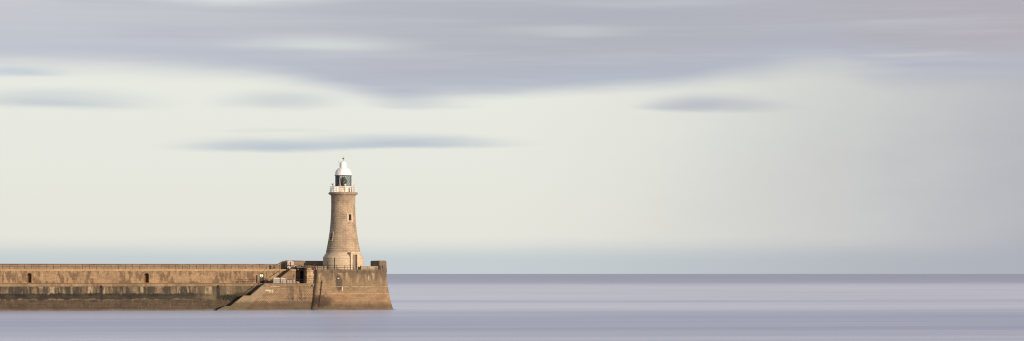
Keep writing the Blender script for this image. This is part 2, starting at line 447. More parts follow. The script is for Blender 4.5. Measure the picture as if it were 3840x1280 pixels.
M['rust'] = simple('rusty red iron', (0.080, 0.038, 0.030), 0.85, 0.1, 0.4, 4.0)
M['lattice'] = simple('black lantern bars', (0.020, 0.021, 0.022), 0.45, 0.2, 0.2)
M['blank'] = simple('dark blanked lantern panel', (0.035, 0.037, 0.042), 0.35, 0.0, 0.2)
M['door_dark'] = simple('dark blue door paint', (0.022, 0.022, 0.026), 0.5, 0.0, 0.2)
M['tower_door'] = simple('grey brown door timber', (0.20, 0.165, 0.135), 0.7, 0.0, 0.2)
M['niche'] = simple('rusty niche door', (0.16, 0.085, 0.05), 0.85, 0.0, 0.4, 1.5)
M['void'] = simple('black opening fill', (0.016, 0.015, 0.015), 0.8, 0.0, 0.2)  # near-black colour stands in for the unlit depth of openings
M['block'] = simple('weathered white concrete', (0.44, 0.40, 0.355), 0.85, 0.0, 0.15, 1.2, dirt=((0.30, 0.25, 0.20), 0.6))
M['block2'] = simple('weathered grey concrete', (0.33, 0.29, 0.245), 0.85, 0.0, 0.2, 1.2, dirt=((0.18, 0.15, 0.12), 0.6))
M['steel'] = simple('galvanised steel', (0.35, 0.33, 0.30), 0.5, 0.6, 0.2)
M['vane'] = simple('weathered bronze', (0.16, 0.14, 0.10), 0.5, 0.5, 0.2)
M['dish'] = simple('grey white dish', (0.62, 0.58, 0.53), 0.5, 0.0, 0.1)
M['lens'] = simple('green lens glass', (0.10, 0.13, 0.115), 0.12, 0.0, 0.3, 3.0, spec=0.8)

def glass_mat():
    m, g, b, o = mat_new('lantern glass')
    t = g.node('ShaderNodeBsdfTransparent'); t.inputs[0].default_value = (0.80, 0.84, 0.82, 1)
    gl = g.node('ShaderNodeBsdfGlossy'); gl.inputs['Roughness'].default_value = 0.04
    lw = g.node('ShaderNodeLayerWeight'); fz = g.math('POWER', X(g, lw.outputs['Facing']), 4.0) * 0.45 + 0.04
    mx = g.node('ShaderNodeMixShader')
    g.put(fz, mx.inputs[0]); g.nt.links.new(t.outputs[0], mx.inputs[1]); g.nt.links.new(gl.outputs[0], mx.inputs[2])
    g.nt.links.new(mx.outputs[0], o.inputs[0]); return m
M['glass'] = glass_mat()

def lit_mat():
    m, g, b, o = mat_new('lit yellow pane')
    b.inputs['Base Color'].default_value = (0.75, 0.68, 0.42, 1); b.inputs['Roughness'].default_value = 0.3
    b.inputs['Emission Color'].default_value = (1.0, 0.88, 0.45, 1); b.inputs['Emission Strength'].default_value = 0.25
    return m
M['pane'] = lit_mat()

# ------------------------------------------------------------------ sea
def sea_mat():
    m, g, b, o = mat_new('long swell sea water')
    geo = g.node('ShaderNodeNewGeometry'); P = X(g, geo.outputs['Position'])
    x, y, z = g.sep(P)
    # swell belts lie roughly across the harbour mouth, a little askew
    yy = y - x * 0.12
    k = g.math('LOGARITHM', g.maxi(yy, 20.0), 2.0)        # belts widen with the open sea
    n1 = g.noise(g.comb(x * 0.0022, k * 3.2, 0.0), 1.0, 3.0, 0.5)
    n2 = g.noise(g.comb(x * 0.005, k * 12.0, 3.0), 1.0, 3.0, 0.55)
    n3 = g.noise(g.comb(x * 0.012, k * 40.0, 7.0), 1.0, 3.0, 0.6)
    wob = (n1 - 0.5) * 0.32
    kk = k + wob
    # foam haze left by breaking swell: a wide milky belt behind the pier, thin offshore
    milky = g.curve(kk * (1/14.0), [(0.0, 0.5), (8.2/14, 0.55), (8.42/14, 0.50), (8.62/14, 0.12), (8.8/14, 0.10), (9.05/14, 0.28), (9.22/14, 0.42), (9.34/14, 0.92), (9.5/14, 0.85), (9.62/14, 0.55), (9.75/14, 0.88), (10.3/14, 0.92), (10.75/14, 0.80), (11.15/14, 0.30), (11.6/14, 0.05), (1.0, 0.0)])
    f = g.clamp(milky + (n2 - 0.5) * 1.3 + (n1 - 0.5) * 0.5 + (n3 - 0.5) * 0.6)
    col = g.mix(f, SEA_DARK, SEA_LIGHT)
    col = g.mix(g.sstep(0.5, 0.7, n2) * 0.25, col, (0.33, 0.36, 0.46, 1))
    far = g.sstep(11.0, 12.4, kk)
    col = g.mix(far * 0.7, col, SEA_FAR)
    g.put(col, b.inputs['Base Color'])
    g.put(0.36 - f * 0.06, b.inputs['Roughness'])
    b.inputs['IOR'].default_value = 1.33
    b.inputs['Specular IOR Level'].default_value = 0.5
    return m
SEA_DARK = (0.43, 0.485, 0.67, 1); SEA_LIGHT = (0.83, 0.87, 0.99, 1); SEA_FAR = (0.40, 0.42, 0.53, 1)
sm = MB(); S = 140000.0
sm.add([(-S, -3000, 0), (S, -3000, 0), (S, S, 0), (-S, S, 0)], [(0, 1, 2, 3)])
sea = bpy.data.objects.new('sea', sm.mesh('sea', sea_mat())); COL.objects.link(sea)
sea['kind'] = 'structure'

# ------------------------------------------------------------------ pier
XA = -118.0                       # far left end, well outside the picture
XR = LX(1172, -2.4)               # where the pier head begins
X_ST = LX(990, -2.4)              # top of the lower stairs
Z1, Z1b = 6.28, 5.60              # lower walkway, underside of its coping
Z2, Z2b = 9.60, 9.16              # upper walkway, underside of its coping
def off_low(z):
    t = [(-2.0, 1.45), (0.0, 1.05), (1.9, 0.58), (3.7, 0.26), (5.6, 0.0), (20, 0.0)]
    for (a, p), (b, q) in zip(t[:-1], t[1:]):
        if z <= b: return p + (q - p) * (z - a) / (b - a)
    return 0.0
ZL = [-2.0, 0.0, 0.9, 1.9, 2.8, 3.7, 4.6, 5.6]

pier = thing('stone_pier', 'long sandstone pier on two levels with arched niches, running in from the left', 'pier', 0, 0, 0)
lw = MB().prism_yz([(-off_low(z), z) for z in ZL] + [(12.0, 5.6), (12.0, -2.0)], XA, XR + 6)
lower_wall = part('lower_wall', lw, M['lower_wall'], pier)
part('lower_coping', MB().box(XA, XR + 6, -0.16, 3.6, Z1b, Z1), M['coping_low'], pier)
for px in (380, 818):
    xx = LX(px); part('drain', MB().box(xx - 0.2, xx + 0.2, -0.34, 0.2, 5.42, 5.85), M['void'], pier)
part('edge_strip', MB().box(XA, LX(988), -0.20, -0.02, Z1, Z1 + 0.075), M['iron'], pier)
uw = MB().box(XA, LX(1109, 3.0), 3.0, 12.0, Z1 - 0.3, Z2b)
upper_wall = part('upper_wall', uw, M['upper_wall'], pier)
part('plinth_course', MB().box(XA, LX(1030, 3.0), 2.9, 3.2, Z1, Z1 + 0.42), M['upper_wall'], pier)

def arch(xc, w, z0, z1, y0, y1, rise=0.35):
    h = w / 2; pts = [(xc - h, z0), (xc + h, z0)]
    for i in range(9):
        a = math.pi * i / 8
        pts.append((xc + h * math.cos(a), z1 - rise + rise * math.sin(a)))
    return MB().prism_xz(pts, y0, y1)

niches = [(110, 1.0), (550, 1.0)]
cutters = [arch(LX(px, 3.0), w, 6.45, 8.66, 2.0, 4.15) for px, w in niches]
xd = LX(981, 3.0)
cutters.append(arch(xd, 1.02, 6.45, 8.66, 2.0, 3.35))
cut(upper_wall, cutters)
pc = [o for o in pier.children if o.name.startswith('plinth_course')][0]
cut(pc, [MB().box(LX(px, 3.0) - w/2, LX(px, 3.0) + w/2, 2.0, 4.0, 6.45, 9) for px, w in niches + [(981, 1.02)]])
for px, w in niches:
    xc = LX(px, 3.0)
    d = part('niche_door', MB().box(xc - w/2 + 0.01, xc + w/2 - 0.01, 4.05, 4.14, 6.46, 8.6), M['niche'], pier)
    pass
# voussoirs round the niches and the door
for px, w in niches + [(981, 1.02)]:
    xc = LX(px, 3.0); vs = MB()
    for i in range(5):
        a0 = math.pi * (0.10 + 0.16 * i); a1 = a0 + math.pi * 0.15
        pts = []
        for a, rr in ((a0, 0.53), (a1, 0.53), (a1, 0.92), (a0, 0.92)):
            pts.append((xc + rr * math.cos(a), 8.25 + (rr - 0.05) * 0.85 * math.sin(a)))
        vs.prism_xz(pts, 2.975, 3.05)
    part('arch_stones', vs, M['stairs'], pier)
dr = part('door', arch(xd, 0.98, 6.47, 8.64, 3.12, 3.2), M['door_dark'], pier, label='dark door with two lit yellow panes')
for s in (-1, 1):
    part('pane', MB().box(xd + s*0.215 - 0.17, xd + s*0.215 + 0.17, 3.10, 3.14, 7.86, 8.38), M['pane'], dr)
part('door_frame', MB().box(xd-0.50, xd-0.44, 3.08, 3.12, 6.47, 8.3).box(xd+0.44, xd+0.50, 3.08, 3.12, 6.47, 8.3).box(xd-0.44, xd+0.44, 3.09, 3.12, 7.05, 7.12), M['door_dark'], dr)
part('handle', MB().ball((xd + 0.37, 3.06, 7.52), 0.06), M['steel'], dr)
part('letter_plate', MB().box(xd - 0.18, xd + 0.18, 3.095, 3.12, 7.62, 7.70), M['steel'], dr)

part('upper_coping', MB().box(XA, LX(1109, 2.9), 2.86, 12.1, Z2b, Z2), M['coping'], pier)
# parapet on the sea side with its ramped end
PY = 8.4
def P(px, py): return (LX(px, PY), LZ(px, py, PY))
pp = [(XA, Z2), (LX(1240, PY), Z2), (LX(1240, PY), LZ(1240, 979, PY))]
pp += [P(1145, 978.3), P(1107, 977), P(1096, 975.8), P(1080, 976.5), P(1066, 979), P(1058, 983), P(1050, 988), P(1042, 992), (XA, LZ(1042, 992, PY) )]
para = MB()
n = len(pp)
para.prism_xz(pp, PY, PY + 2.2)
parapet = part('parapet_wall', para, M['parapet'], pier)
# weathered rounded capping on the parapet, sloping back
cap = MB()
zt = LZ(1042, 992, PY)
cap.prism_yz([(PY - 0.06, zt - 0.14), (PY - 0.06, zt - 0.02), (PY + 0.25, zt + 0.10), (PY + 1.9, zt + 0.10), (PY + 2.26, zt - 0.02), (PY + 2.26, zt - 0.14)], XA, LX(1041, PY))
part('parapet_cap', cap, M['coping_low'], pier)

# stair landing: the pier is wider here, its left end is cut into steps
FY = -2.4
fa = lambda px, py: (LX(px, FY), LZ(px, py, FY))
steps = []   # (x right, x left, z top)
def flight(p_top, p_bot, n):
    (xa, za), (xb, zb) = fa(*p_top), fa(*p_bot)
    return [(xa + (xb - xa) * i / n, xa + (xb - xa) * (i + 1) / n, za + (zb - za) * (i + 1) / n) for i in range(n)]
cols = [(XR + 4.0, X_ST, Z1b + 0.0)]
f1 = flight((990, 1064), (936, 1109), 12)
f2 = flight((912, 1109), (860, 1148), 12)
f3 = flight((838, 1148), (806, 1165), 6)
cols += f1 + [(f1[-1][1], f2[0][0], f1[-1][2])] + f2 + [(f2[-1][1], f3[0][0], f2[-1][2])] + f3
def stair_mesh(cols, yf, yb, zs, off):
    mb = MB()
    def yy(z): return yf - off(z)
    for i, (xr, xl, zt) in enumerate(cols):
        lv = [z for z in zs if z < zt - 0.02] + [zt]
        for a, b in zip(lv[:-1], lv[1:]):
            mb.add([(xl, yy(a), a), (xr, yy(a), a), (xr, yy(b), b), (xl, yy(b), b)], [(0, 1, 2, 3)])
        mb.add([(xl, yy(zt), zt), (xr, yy(zt), zt), (xr, yb, zt), (xl, yb, zt)], [(0, 1, 2, 3)])
        zn = cols[i+1][2] if i + 1 < len(cols) else zs[0]
        lv2 = sorted({z for z in zs if zn < z < zt} | {zn, zt})
        front = [(xl, yy(z), z) for z in lv2]
        mb.add(front + [(xl, yb, zt), (xl, yb, zn)], [tuple(range(len(front) + 2))])
    return mb
part('lower_staircase', stair_mesh(cols, FY, 0.05, ZL, off_low), M['landing'], pier, label='weathered steps down to the water')
part('landing_coping', MB().box(X_ST + 0.02, XR + 3.0, FY - 0.14, 0.3, Z1b, Z1 + 0.003), M['coping_low'], pier)
part('landing_edge', MB().box(X_ST + 0.05, LX(1146, FY), FY - 0.18, FY, Z1 + 0.003, Z1 + 0.09), M['iron'], pier)
# thin pale ledge under the landing coping
part('ledge', MB().box(LX(1012, FY), LX(1050, FY), FY - 0.26, FY + 0.1, 5.50, 5.595), M['frame'], pier)

# upper stairs against the upper wall
UY = 0.7
ua = lambda px, py: (LX(px, UY), LZ(px, py, UY))
(xa, za), (xb, zb) = ua(1089, 1012), ua(1022, 1063)
nst = 15
ucols = [(LX(1109, UY), xa, Z2b)] + [(xa + (xb-xa)*i/nst, xa + (xb-xa)*(i+1)/nst, Z2 + (Z1 - Z2)*(i+1)/nst) for i in range(nst)]
part('upper_staircase', stair_mesh(ucols, UY, 3.0, [Z1 - 0.2, 7.4, 8.5], lambda z: 0.0), M['stairs'], pier)
part('stair_head_coping', MB().box(xa, LX(1109.5, UY), UY - 0.1, 3.1, Z2b, Z2 + 0.003), M['coping'], pier)
# close the right side of the stair block and the alcove
AX0, AX1 = LX(1109, UY) - 0.03, LX(1151, -2.1)
alc = MB().box(AX0 - 0.2, XR + 4.0, 2.3, 6.9, Z1, 9.98)
alcove = part('alcove_wall', alc, M['alcove'], pier)
xc = LX(1132.5, 2.3)
cut(alcove, [arch(xc, 0.82, Z1 - 0.5, LZ(1132, 1016, 2.3), 1.0, 3.2, rise=0.42)])
part('arch_fill', MB().box(xc - 0.43, xc + 0.43, 3.10, 3.18, Z1 + 0.01, LZ(1132, 1016.6, 2.3)), M['void'], pier)  # near-black panel, shade of the archway's inside put into its colour
part('stair_flank', MB().box(AX0 - 0.25, AX0, UY + 0.02, 2.31, Z1, Z2b - 0.002), M['alcove'], pier)
# quoined pillar: alternating long and short blocks
q = MB(); zz = Z1; i = 0; X0q, X1q = LX(1151, -2.1), LX(1174, -2.1)
while zz < 9.85:
    h = 0.52 if i else 0.62
    d = (0.10 if i == 0 else (0.05 if i % 2 else -0.03))
    q.box(X0q - d, X1q + 0.8, -2.1 - (0.06 if i % 2 else 0.0), 2.6, zz, min(zz + h - 0.025, 9.92)); zz += h; i += 1
part('quoin_pillar', q.rough(0.025, 3), M['quoin'], pier)
rb = MB().box(LX(1113, -0.2), LX(1178, -0.2), -0.4, 6.5, 9.95, 10.20)
rnd = random.Random(5)
for k in range(26):
    xx = rnd.uniform(LX(1115, 0), LX(1174, 0)); s = rnd.uniform(0.12, 0.34)
    rb.obox((xx, rnd.uniform(-0.2, 4), 10.20 + s*0.35), s, s*0.8, s*0.45, rnd.uniform(0, 3))
part('roof_slab', rb.rough(0.05, 9), M['slab'], pier, label='cracked slab roof with loose rubble')

# ------------------------------------------------------------------ pier head
head = thing('pier_head', 'broad battered stone pier head under the lighthouse, at the right end of the pier', 'pier head', HEAD_X0, 0, 0)
def off_head(z):
    t = [(-2.0, 2.1), (0.0, 1.65), (1.0, 1.30), (2.4, 0.90), (3.8, 0.62), (5.5, 0.33), (7.2, 0.12), (8.8, 0.0), (20, 0.0)]
    for (a, p), (b, q) in zip(t[:-1], t[1:]):
        if z <= b: return p + (q - p) * (z - a) / (b - a)
    return 0.0
def outline(x0, x1, y0, y1, r):
    pts = []
    for (cx, cy, a0, rr) in ((x0 + r[0], y0 + r[0], 180, r[0]), (x1 - r[1], y0 + r[1], 270, r[1]), (x1 - r[2], y1 - r[2], 0, r[2]), (x0 + r[3], y1 - r[3], 90, r[3])):
        for k in range(9):
            a = R(a0 + 90 * k / 8); pts.append((cx + rr*math.cos(a), cy + rr*math.sin(a), math.cos(a), math.sin(a)))
    return pts
HF, HB = -3.1, 14.0
OUT = outline(HEAD_X0, HEAD_X1, HF, HB, (0.5, 1.0, 5.0, 2.0))
def ring_solid(levels):
    mb = MB(); n = len(OUT); vs = []; fs = []
    for o_, z in levels:
        vs += [(x + nx*o_, y + ny*o_, z) for x, y, nx, ny in OUT]
    for i in range(len(levels)-1):
        for k in range(n):
            fs.append((i*n+k, i*n+(k+1) % n, (i+1)*n+(k+1) % n, (i+1)*n+k))
    fs.append(tuple((len(levels)-1)*n + k for k in range(n)))
    mb.add(vs, fs); return mb
part('head_wall', ring_solid([(off_head(z), z) for z in (-2.0, 0, 1.0, 2.4, 3.8, 4.6, 5.5, 6.4, 7.2, 8.0, 8.78)]), M['head'], head)
part('head_coping', ring_solid([(-0.3, 8.78), (0.14, 8.782), (0.14, 9.50), (0.02, 9.53)]), M['head_coping'], head)
DZ = 9.53
# low rubble wall across the deck and the tall end of the parapet
part('low_wall', MB().box(LX(1352, -1.5), LX(1424, -1.5), -1.5, -0.9, DZ, LZ(1390, 998.2, -1.5)), M['pale_rubble_wall'], head, label='low pale rubble wall right of the tower')
part('low_wall', MB().box(LX(1172, 1.5), LX(1235, 1.5), 1.5, 2.1, DZ, LZ(1200, 998.8, 1.5)), M['pale_rubble_wall'], head, label='low stone wall left of the tower')
EY = -1.9
ex0, ex1 = LX(1423, EY), LX(1449, EY)
ztop = LZ(1436, 977.5, EY)
ep = [(ex0, DZ), (ex1 + 0.13, DZ), (ex1 + 0.05, ztop - 1.0), (ex1, ztop - 0.30), (ex1 - 0.14, ztop - 0.10), (ex1 - 0.4, ztop), (ex0 + 0.15, ztop), (ex0, ztop - 0.12)]
epm = MB().prism_xz(ep, EY, EY + 11.2)
part('end_parapet', epm, M['parapet_end'], head, label='thick parapet end with a lit face and shaded side')

# ------------------------------------------------------------------ lighthouse
TY = 3.6
tw = to_world(LX(1287, TY), TY, DZ)
lh = thing('lighthouse', 'tall tapering sandstone lighthouse with white domed lantern on the pier head', 'lighthouse', rot=0, world=tw)
K = 605.0 / F
def H(y): return CAMH + (HY - y) * (tw.y / F) - DZ        # height above the deck for a photo row
PXM = tw.y / F
O0 = (0.0, 0.0, 0.0)
def lp(name, mb, mat, parent=None, smooth=True, label=None): return part(name, mb, mat, parent or lh, smooth, label, O0)
VIEW = math.atan2(-tw.x, tw.y)                            # the tower stands left of the camera axis
def ang(deg): return -math.pi/2 + R(deg) + VIEW           # angle about the tower, degrees to the right of the line to the camera
rp = 76 * PXM
# plinth with its grooves
prof = [(rp, -0.05)]
gz = [H(998), H(991.5), H(984), H(977), H(970)]
for z in gz: prof += [(rp, z - 0.06), (rp - 0.09, z - 0.03), (rp - 0.09, z + 0.03), (rp, z + 0.06)]
prof += [(rp, H(966.5)), (rp - 0.03, H(965.2)), (71.4*PXM, H(959.5)), (67.6*PXM, H(954.2)), (67.0*PXM, H(953.6)), (65.2*PXM, H(950)), (64.2*PXM, H(947.4)), (64.0*PXM, H(947))]
plinth = lp('plinth', MB().lathe(prof, seg=96), M['plinth'])
shp = [(64, 947), (62.0, 937), (59, 922), (55.2, 901), (52.3, 883), (50.0, 866), (48.3, 850), (46.8, 832), (45.5, 810), (44.7, 790), (44.3, 765), (44.5, 741)]
def rad_at(y):
    for (r0, y0), (r1, y1) in zip(shp[:-1], shp[1:]):
        if y1 <= y <= y0: return (r0 + (r1 - r0) * (y - y0) / (y1 - y0)) * PXM
    return shp[-1][0] * PXM
prof = []
y = 946.9; n = 0
ch = 0.43 / PXM                                           # one course in photo rows
nco = 31; ch = (946.9 - 741.0) / nco
for i in range(nco):
    ya, yb = 946.9 - i*ch, 946.9 - (i+1)*ch
    ra, rb_ = rad_at(min(946.9, ya)), rad_at(max(741, yb))
    prof += [(ra, H(ya)), (ra + 0.05, H(ya - 0.9)), (rb_ + 0.05, H(yb + 0.9)), (rb_, H(yb))]
shaft = lp('shaft', MB().lathe(prof, seg=96), M['shaft'])
gal = [(45.3*PXM, H(741)), (45.6*PXM, H(740)), (45.4*PXM, H(736)), (46.2*PXM, H(734.4)), (47.8*PXM, H(733.6)), (47.8*PXM, H(731.6)), (49*PXM, H(731)), (52.6*PXM, H(730.4)), (54.6*PXM, H(728.5)), (55.4*PXM, H(726.5)), (55.2*PXM, H(724.3)), (54*PXM, H(722.6)), (52.6*PXM, H(722.0))]
lp('gallery_cornice', MB().lathe(gal, seg=96), M['cornice'])

# openings: stone dressings with dark sashes set deep
def opening(name, deg, yt, yb, w, fw, ft, fb, depth, sash):
    a = ang(deg); ca, sa = math.cos(a), math.sin(a)
    r = rad_at((yt + yb) / 2); rt, rbm = rad_at(yt), rad_at(yb)
    ro = max(rt, rbm) + 0.09
    h0, h1 = H(yb), H(yt)
    # recess cut into the shaft
    c = MB(); rm = (r - depth + r + 1.0) / 2
    c.obox((ca*rm, sa*rm, (h0+h1)/2), (1.0 + depth)/2, w/2, (h1-h0)/2, a)
    fr = MB()
    ri = r - 0.25; rc = (ri + ro)/2; hd = (ro - ri)/2
    tx, ty = -sa, ca
    def rz(zz): return rad_at(HY - (zz + DZ - CAMH) / PXM) * math.cos((w/2 + fw) / r) + 0.12
    nz = 4
    for s in (-1, 1):
        o_ = s*(w/2 + fw/2)
        for q in range(nz):
            za, zb_ = h0 + (h1-h0)*q/nz, h0 + (h1-h0)*(q+1)/nz
            ro = rz((za+zb_)/2); rc = (ri+ro)/2; hd = (ro-ri)/2
            fr.obox((ca*rc + tx*o_, sa*rc + ty*o_, (za+zb_)/2), hd, fw/2, (zb_-za)/2, a)
    ro = rz(h1 + ft/2); rc = (ri-0.1+ro)/2; hd = (ro-ri+0.1)/2
    fr.obox((ca*rc, sa*rc, h1 + ft/2 + 0.001), hd, w/2 + fw, ft/2, a)
    ro = rz(h0 - fb/2) + 0.02; rc = (ri+ro)/2; hd = (ro-ri)/2
    fr.obox((ca*rc, sa*rc, h0 - fb/2 - 0.001), hd, w/2 + fw, fb/2, a)
    win = lp(name, fr, M['frame'], smooth=False)
    s_ = MB(); rs = r - depth + 0.12
    s_.obox((ca*rs, sa*rs, (h0+h1)/2), 0.03, w/2 - 0.01, (h1-h0)/2 - 0.01, a)
    lp('sash', s_, sash, win, smooth=False)
    return c, win, a, r
c1, w1, a1, r1 = opening('window', 33, 805.5, 828, 0.74, 0.42, 0.34, 0.34, 0.75, M['void'])
c2, w2, a2, r2 = opening('window', -57, 875.5, 900, 0.66, 0.42, 0.34, 0.34, 0.65, M['tower_door'])
# pale inner casement of the upper window
ca, sa = math.cos(a1), math.sin(a1); rs = r1 - 0.50
cs = MB()
for s in (-0.30, -0.02):
    cs.obox((ca*rs - sa*s, sa*rs + ca*s, (H(805.5)+H(828))/2), 0.04, 0.035, 0.62, a1)
for zq in (H(827), H(806.6)): cs.obox((ca*rs + sa*0.16, sa*rs - ca*0.16, zq), 0.04, 0.17, 0.035, a1)
lp('casement', cs, M['rail_white'], w1, smooth=False)
cut(shaft, [c1, c2])
# tower door in a projecting surround with a hood
a = ang(33.5); ca, sa = math.cos(a), math.sin(a); tx, ty = -sa, ca
dw, zb, zt = 1.36, 0.0, H(957)
cutp = MB().obox((ca*(rp - 0.1), sa*(rp - 0.1), (zt + zb)/2 + 0.02), 1.0, dw/2, (zt - zb)/2, a)
cut(plinth, [cutp])
ds = MB(); rc = rp - 0.35
for s in (-1, 1):
    o_ = s*(dw/2 + 0.24); ds.obox((ca*rc + tx*o_, sa*rc + ty*o_, (zt+0.1)/2), 0.55, 0.238, (zt+0.1)/2, a)
ds.obox((ca*rc, sa*rc, zt + 0.24), 0.56, dw/2 + 0.5, 0.16, a)
hood = MB().obox((ca*(rc+0.1), sa*(rc+0.1), zt + 0.50), 0.75, dw/2 + 0.66, 0.10, a).obox((ca*(rc+0.04), sa*(rc+0.04), zt + 0.365), 0.62, dw/2 + 0.56, 0.035, a)
sur = lp('door_surround', ds, M['plinth'], smooth=False)
lp('hood', hood, M['plinth'], sur, smooth=False)
rr = rp - 0.48
tdoor = lp('door', MB().obox((ca*rr, sa*rr, zt/2), 0.05, dw/2 - 0.02, zt/2 - 0.02, a), M['tower_door'], smooth=False)
pan = MB()
for s in (-0.26, 0.26):
    for q0, q1 in ((0.15, 0.9), (1.1, 2.0), (2.2, 2.9)):
        if q1 < zt: pan.obox((ca*(rr+0.055) + tx*s, sa*(rr+0.055) + ty*s, (q0+q1)/2), 0.015, 0.2, (q1-q0)/2, a)
lp('door_panel', pan, M['tower_door'], tdoor, smooth=False)
lp('handle', MB().ball((ca*(rr+0.1) + tx*0.4, sa*(rr+0.1) + ty*0.4, 1.1), 0.05), M['iron'], tdoor)

# lantern
zg = H(722.0)                                             # gallery deck
rm_ = 31.2 * PXM
lp('lantern_base', MB().lathe([(rm_, zg - 0.02), (rm_, H(702)), (rm_ + 0.06, H(701.5)), (rm_ + 0.06, H(699.6)), (rm_ - 0.05, H(699))], seg=72), M['murette'])
zg0, zg1 = H(699.2), H(658.6); rg = 30.4 * PXM
ab0, ab1 = ang(-118), ang(-24)
lp('lantern_glass', MB().lathe([(rg - 0.03, zg0), (rg - 0.03, zg1)], seg=60, cap=False, a0=ab1, a1=ab0 + 2*math.pi), M['glass'])
lp('blank_panel', MB().lathe([(rg - 0.02, zg0), (rg - 0.02, zg1), (rg - 0.07, zg1), (rg - 0.07, zg0)], seg=24, cap=False, a0=ab0, a1=ab1), M['blank'])
lat = MB(); NH = 21; hspan = 0.90
for d in (-1, 1):
    for k in range(NH):
        b0 = 2*math.pi*k/NH
        pts = []
        for i in range(9):
            t = i/8; aa = b0 + d*hspan*t
            pts.append((rg*math.cos(aa), rg*math.sin(aa), zg0 + (zg1-zg0)*t))
        for p0, p1 in zip(pts[:-1], pts[1:]):
            mid = math.atan2((p0[1]+p1[1])/2, (p0[0]+p1[0])/2)
            rel = (mid - ab0) % (2*math.pi)
            if rel > (ab1 - ab0) - 0.02: lat.tube(p0, p1, 0.026, 4)
lat.lathe([(rg - 0.05, zg0 - 0.02), (rg + 0.06, zg0 - 0.02), (rg + 0.06, zg0 + 0.06), (rg - 0.05, zg0 + 0.06)], seg=60, cap=False)
lat.lathe([(rg - 0.05, zg1 - 0.08), (rg + 0.05, zg1 - 0.08), (rg + 0.05, zg1 + 0.02), (rg - 0.05, zg1 + 0.02)], seg=60, cap=False)
lp('lattice', lat, M['lattice'], smooth=False)
lens = MB().lathe([(0.25, zg0 - 0.4), (0.25, zg0 + 0.15), (0.60, zg0 + 0.2), (0.66, zg0 + 0.5), (0.80, zg0 + 0.85), (0.84, zg0 + 1.15), (0.80, zg0 + 1.45), (0.66, zg0 + 1.8), (0.48, zg0 + 2.05), (0.2, zg0 + 2.15)], seg=24)
lp('lens', lens, M['lens'], smooth=False)
lp('lens_frame', MB().lathe([(0.87, zg0 + 0.86), (0.90, zg0 + 0.9), (0.87, zg0 + 0.94)], seg=24, cap=False).lathe([(0.87, zg0 + 1.36), (0.90, zg0 + 1.4), (0.87, zg0 + 1.44)], seg=24, cap=False).tube((0.86, 0, zg0), (0.86, 0, zg0+2), 0.04).tube((-0.86, 0, zg0), (-0.86, 0, zg0+2), 0.04).tube((0, -0.86, zg0), (0, -0.86, zg0+2), 0.04), M['iron'])
def dz(c): return H(570 + c*0.2561)                       # rows of the enlarged crop
k = 0.2561 * PXM
dome_p = [(120*k, dz(346)), (127*k, dz(346)), (127.5*k, dz(343)), (122*k, dz(341)), (121.5*k, dz(335)), (121*k, dz(322)), (118*k, dz(306)), (113*k, dz(290)), (105*k, dz(274)), (94*k, dz(260)), (80*k, dz(247)), (66*k, dz(238)), (54*k, dz(232)), (50*k, dz(228)), (48*k, dz(226))]
dome = lp('dome', MB().lathe(dome_p, seg=72), M['white'])
lp('eave', MB().lathe([(124*k, dz(350)), (129*k, dz(349)), (129*k, dz(346.4)), (120*k, dz(346.2))], seg=72, cap=False), M['lattice'], dome)
vent = lp('ventilator', MB().lathe([(47*k, dz(227)), (46.5*k, dz(224)), (46.5*k, dz(186)), (49*k, dz(184)), (49*k, dz(179)), (46*k, dz(177)), (45.5*k, dz(168)), (42*k, dz(157)), (34*k, dz(147)), (22*k, dz(140)), (8*k, dz(137)), (4*k, dz(134)), (0.02, dz(132))], seg=40), M['white'])
vane = lp('weather_vane', MB().tube((0, 0, dz(138)), (0, 0, dz(52)), 0.045, 6, 0.02).ball((0, 0, dz(118)), 0.10), M['vane'])
va = R(20)
def vp(x, z): return (x, z)
arrow = MB().prism_xz([(-0.32, dz(98)), (-0.12, dz(106)), (0.0, dz(103)), (0.05, dz(108)), (0.28, dz(110)), (0.22, dz(98)), (0.30, dz(85)), (0.02, dz(88)), (0.0, dz(92)), (-0.12, dz(91))], -0.03, 0.03)
lp('arrow', arrow, M['vane'], vane, smooth=False)
# dome ladder and wind sensor on the ventilator
lad = MB()
for s in (-0.16, 0.16):
    pts = []
    for rr_, zz_ in dome_p[3:]:
        aa = ang(-22) + s / max(rr_, 0.5) * 0.8
        pts.append(((rr_+0.07)*math.cos(aa), (rr_+0.07)*math.sin(aa), zz_))
    lad.path(pts, 0.022, 4)
lp('dome_ladder', lad, M['rail_white'], dome, smooth=False)
wx = -66*k
sens = MB().tube((-45*k, 0, dz(168)), (wx, 0, dz(160)), 0.03).tube((wx, 0, dz(165)), (wx, 0, dz(136)), 0.03).tube((wx - 0.12, 0, dz(146)), (wx + 0.2, 0, dz(152)), 0.035).ball((wx, 0, dz(146)), 0.09).tube((-55*k, 0, dz(222)), (-55*k, 0, dz(166)), 0.025).tube((-55*k, 0, dz(200)), (-46*k, 0, dz(200)), 0.025).tube((-55*k, 0, dz(218)), (-46*k, 0, dz(218)), 0.025)
lp('wind_sensor', sens, M['steel'], vent)

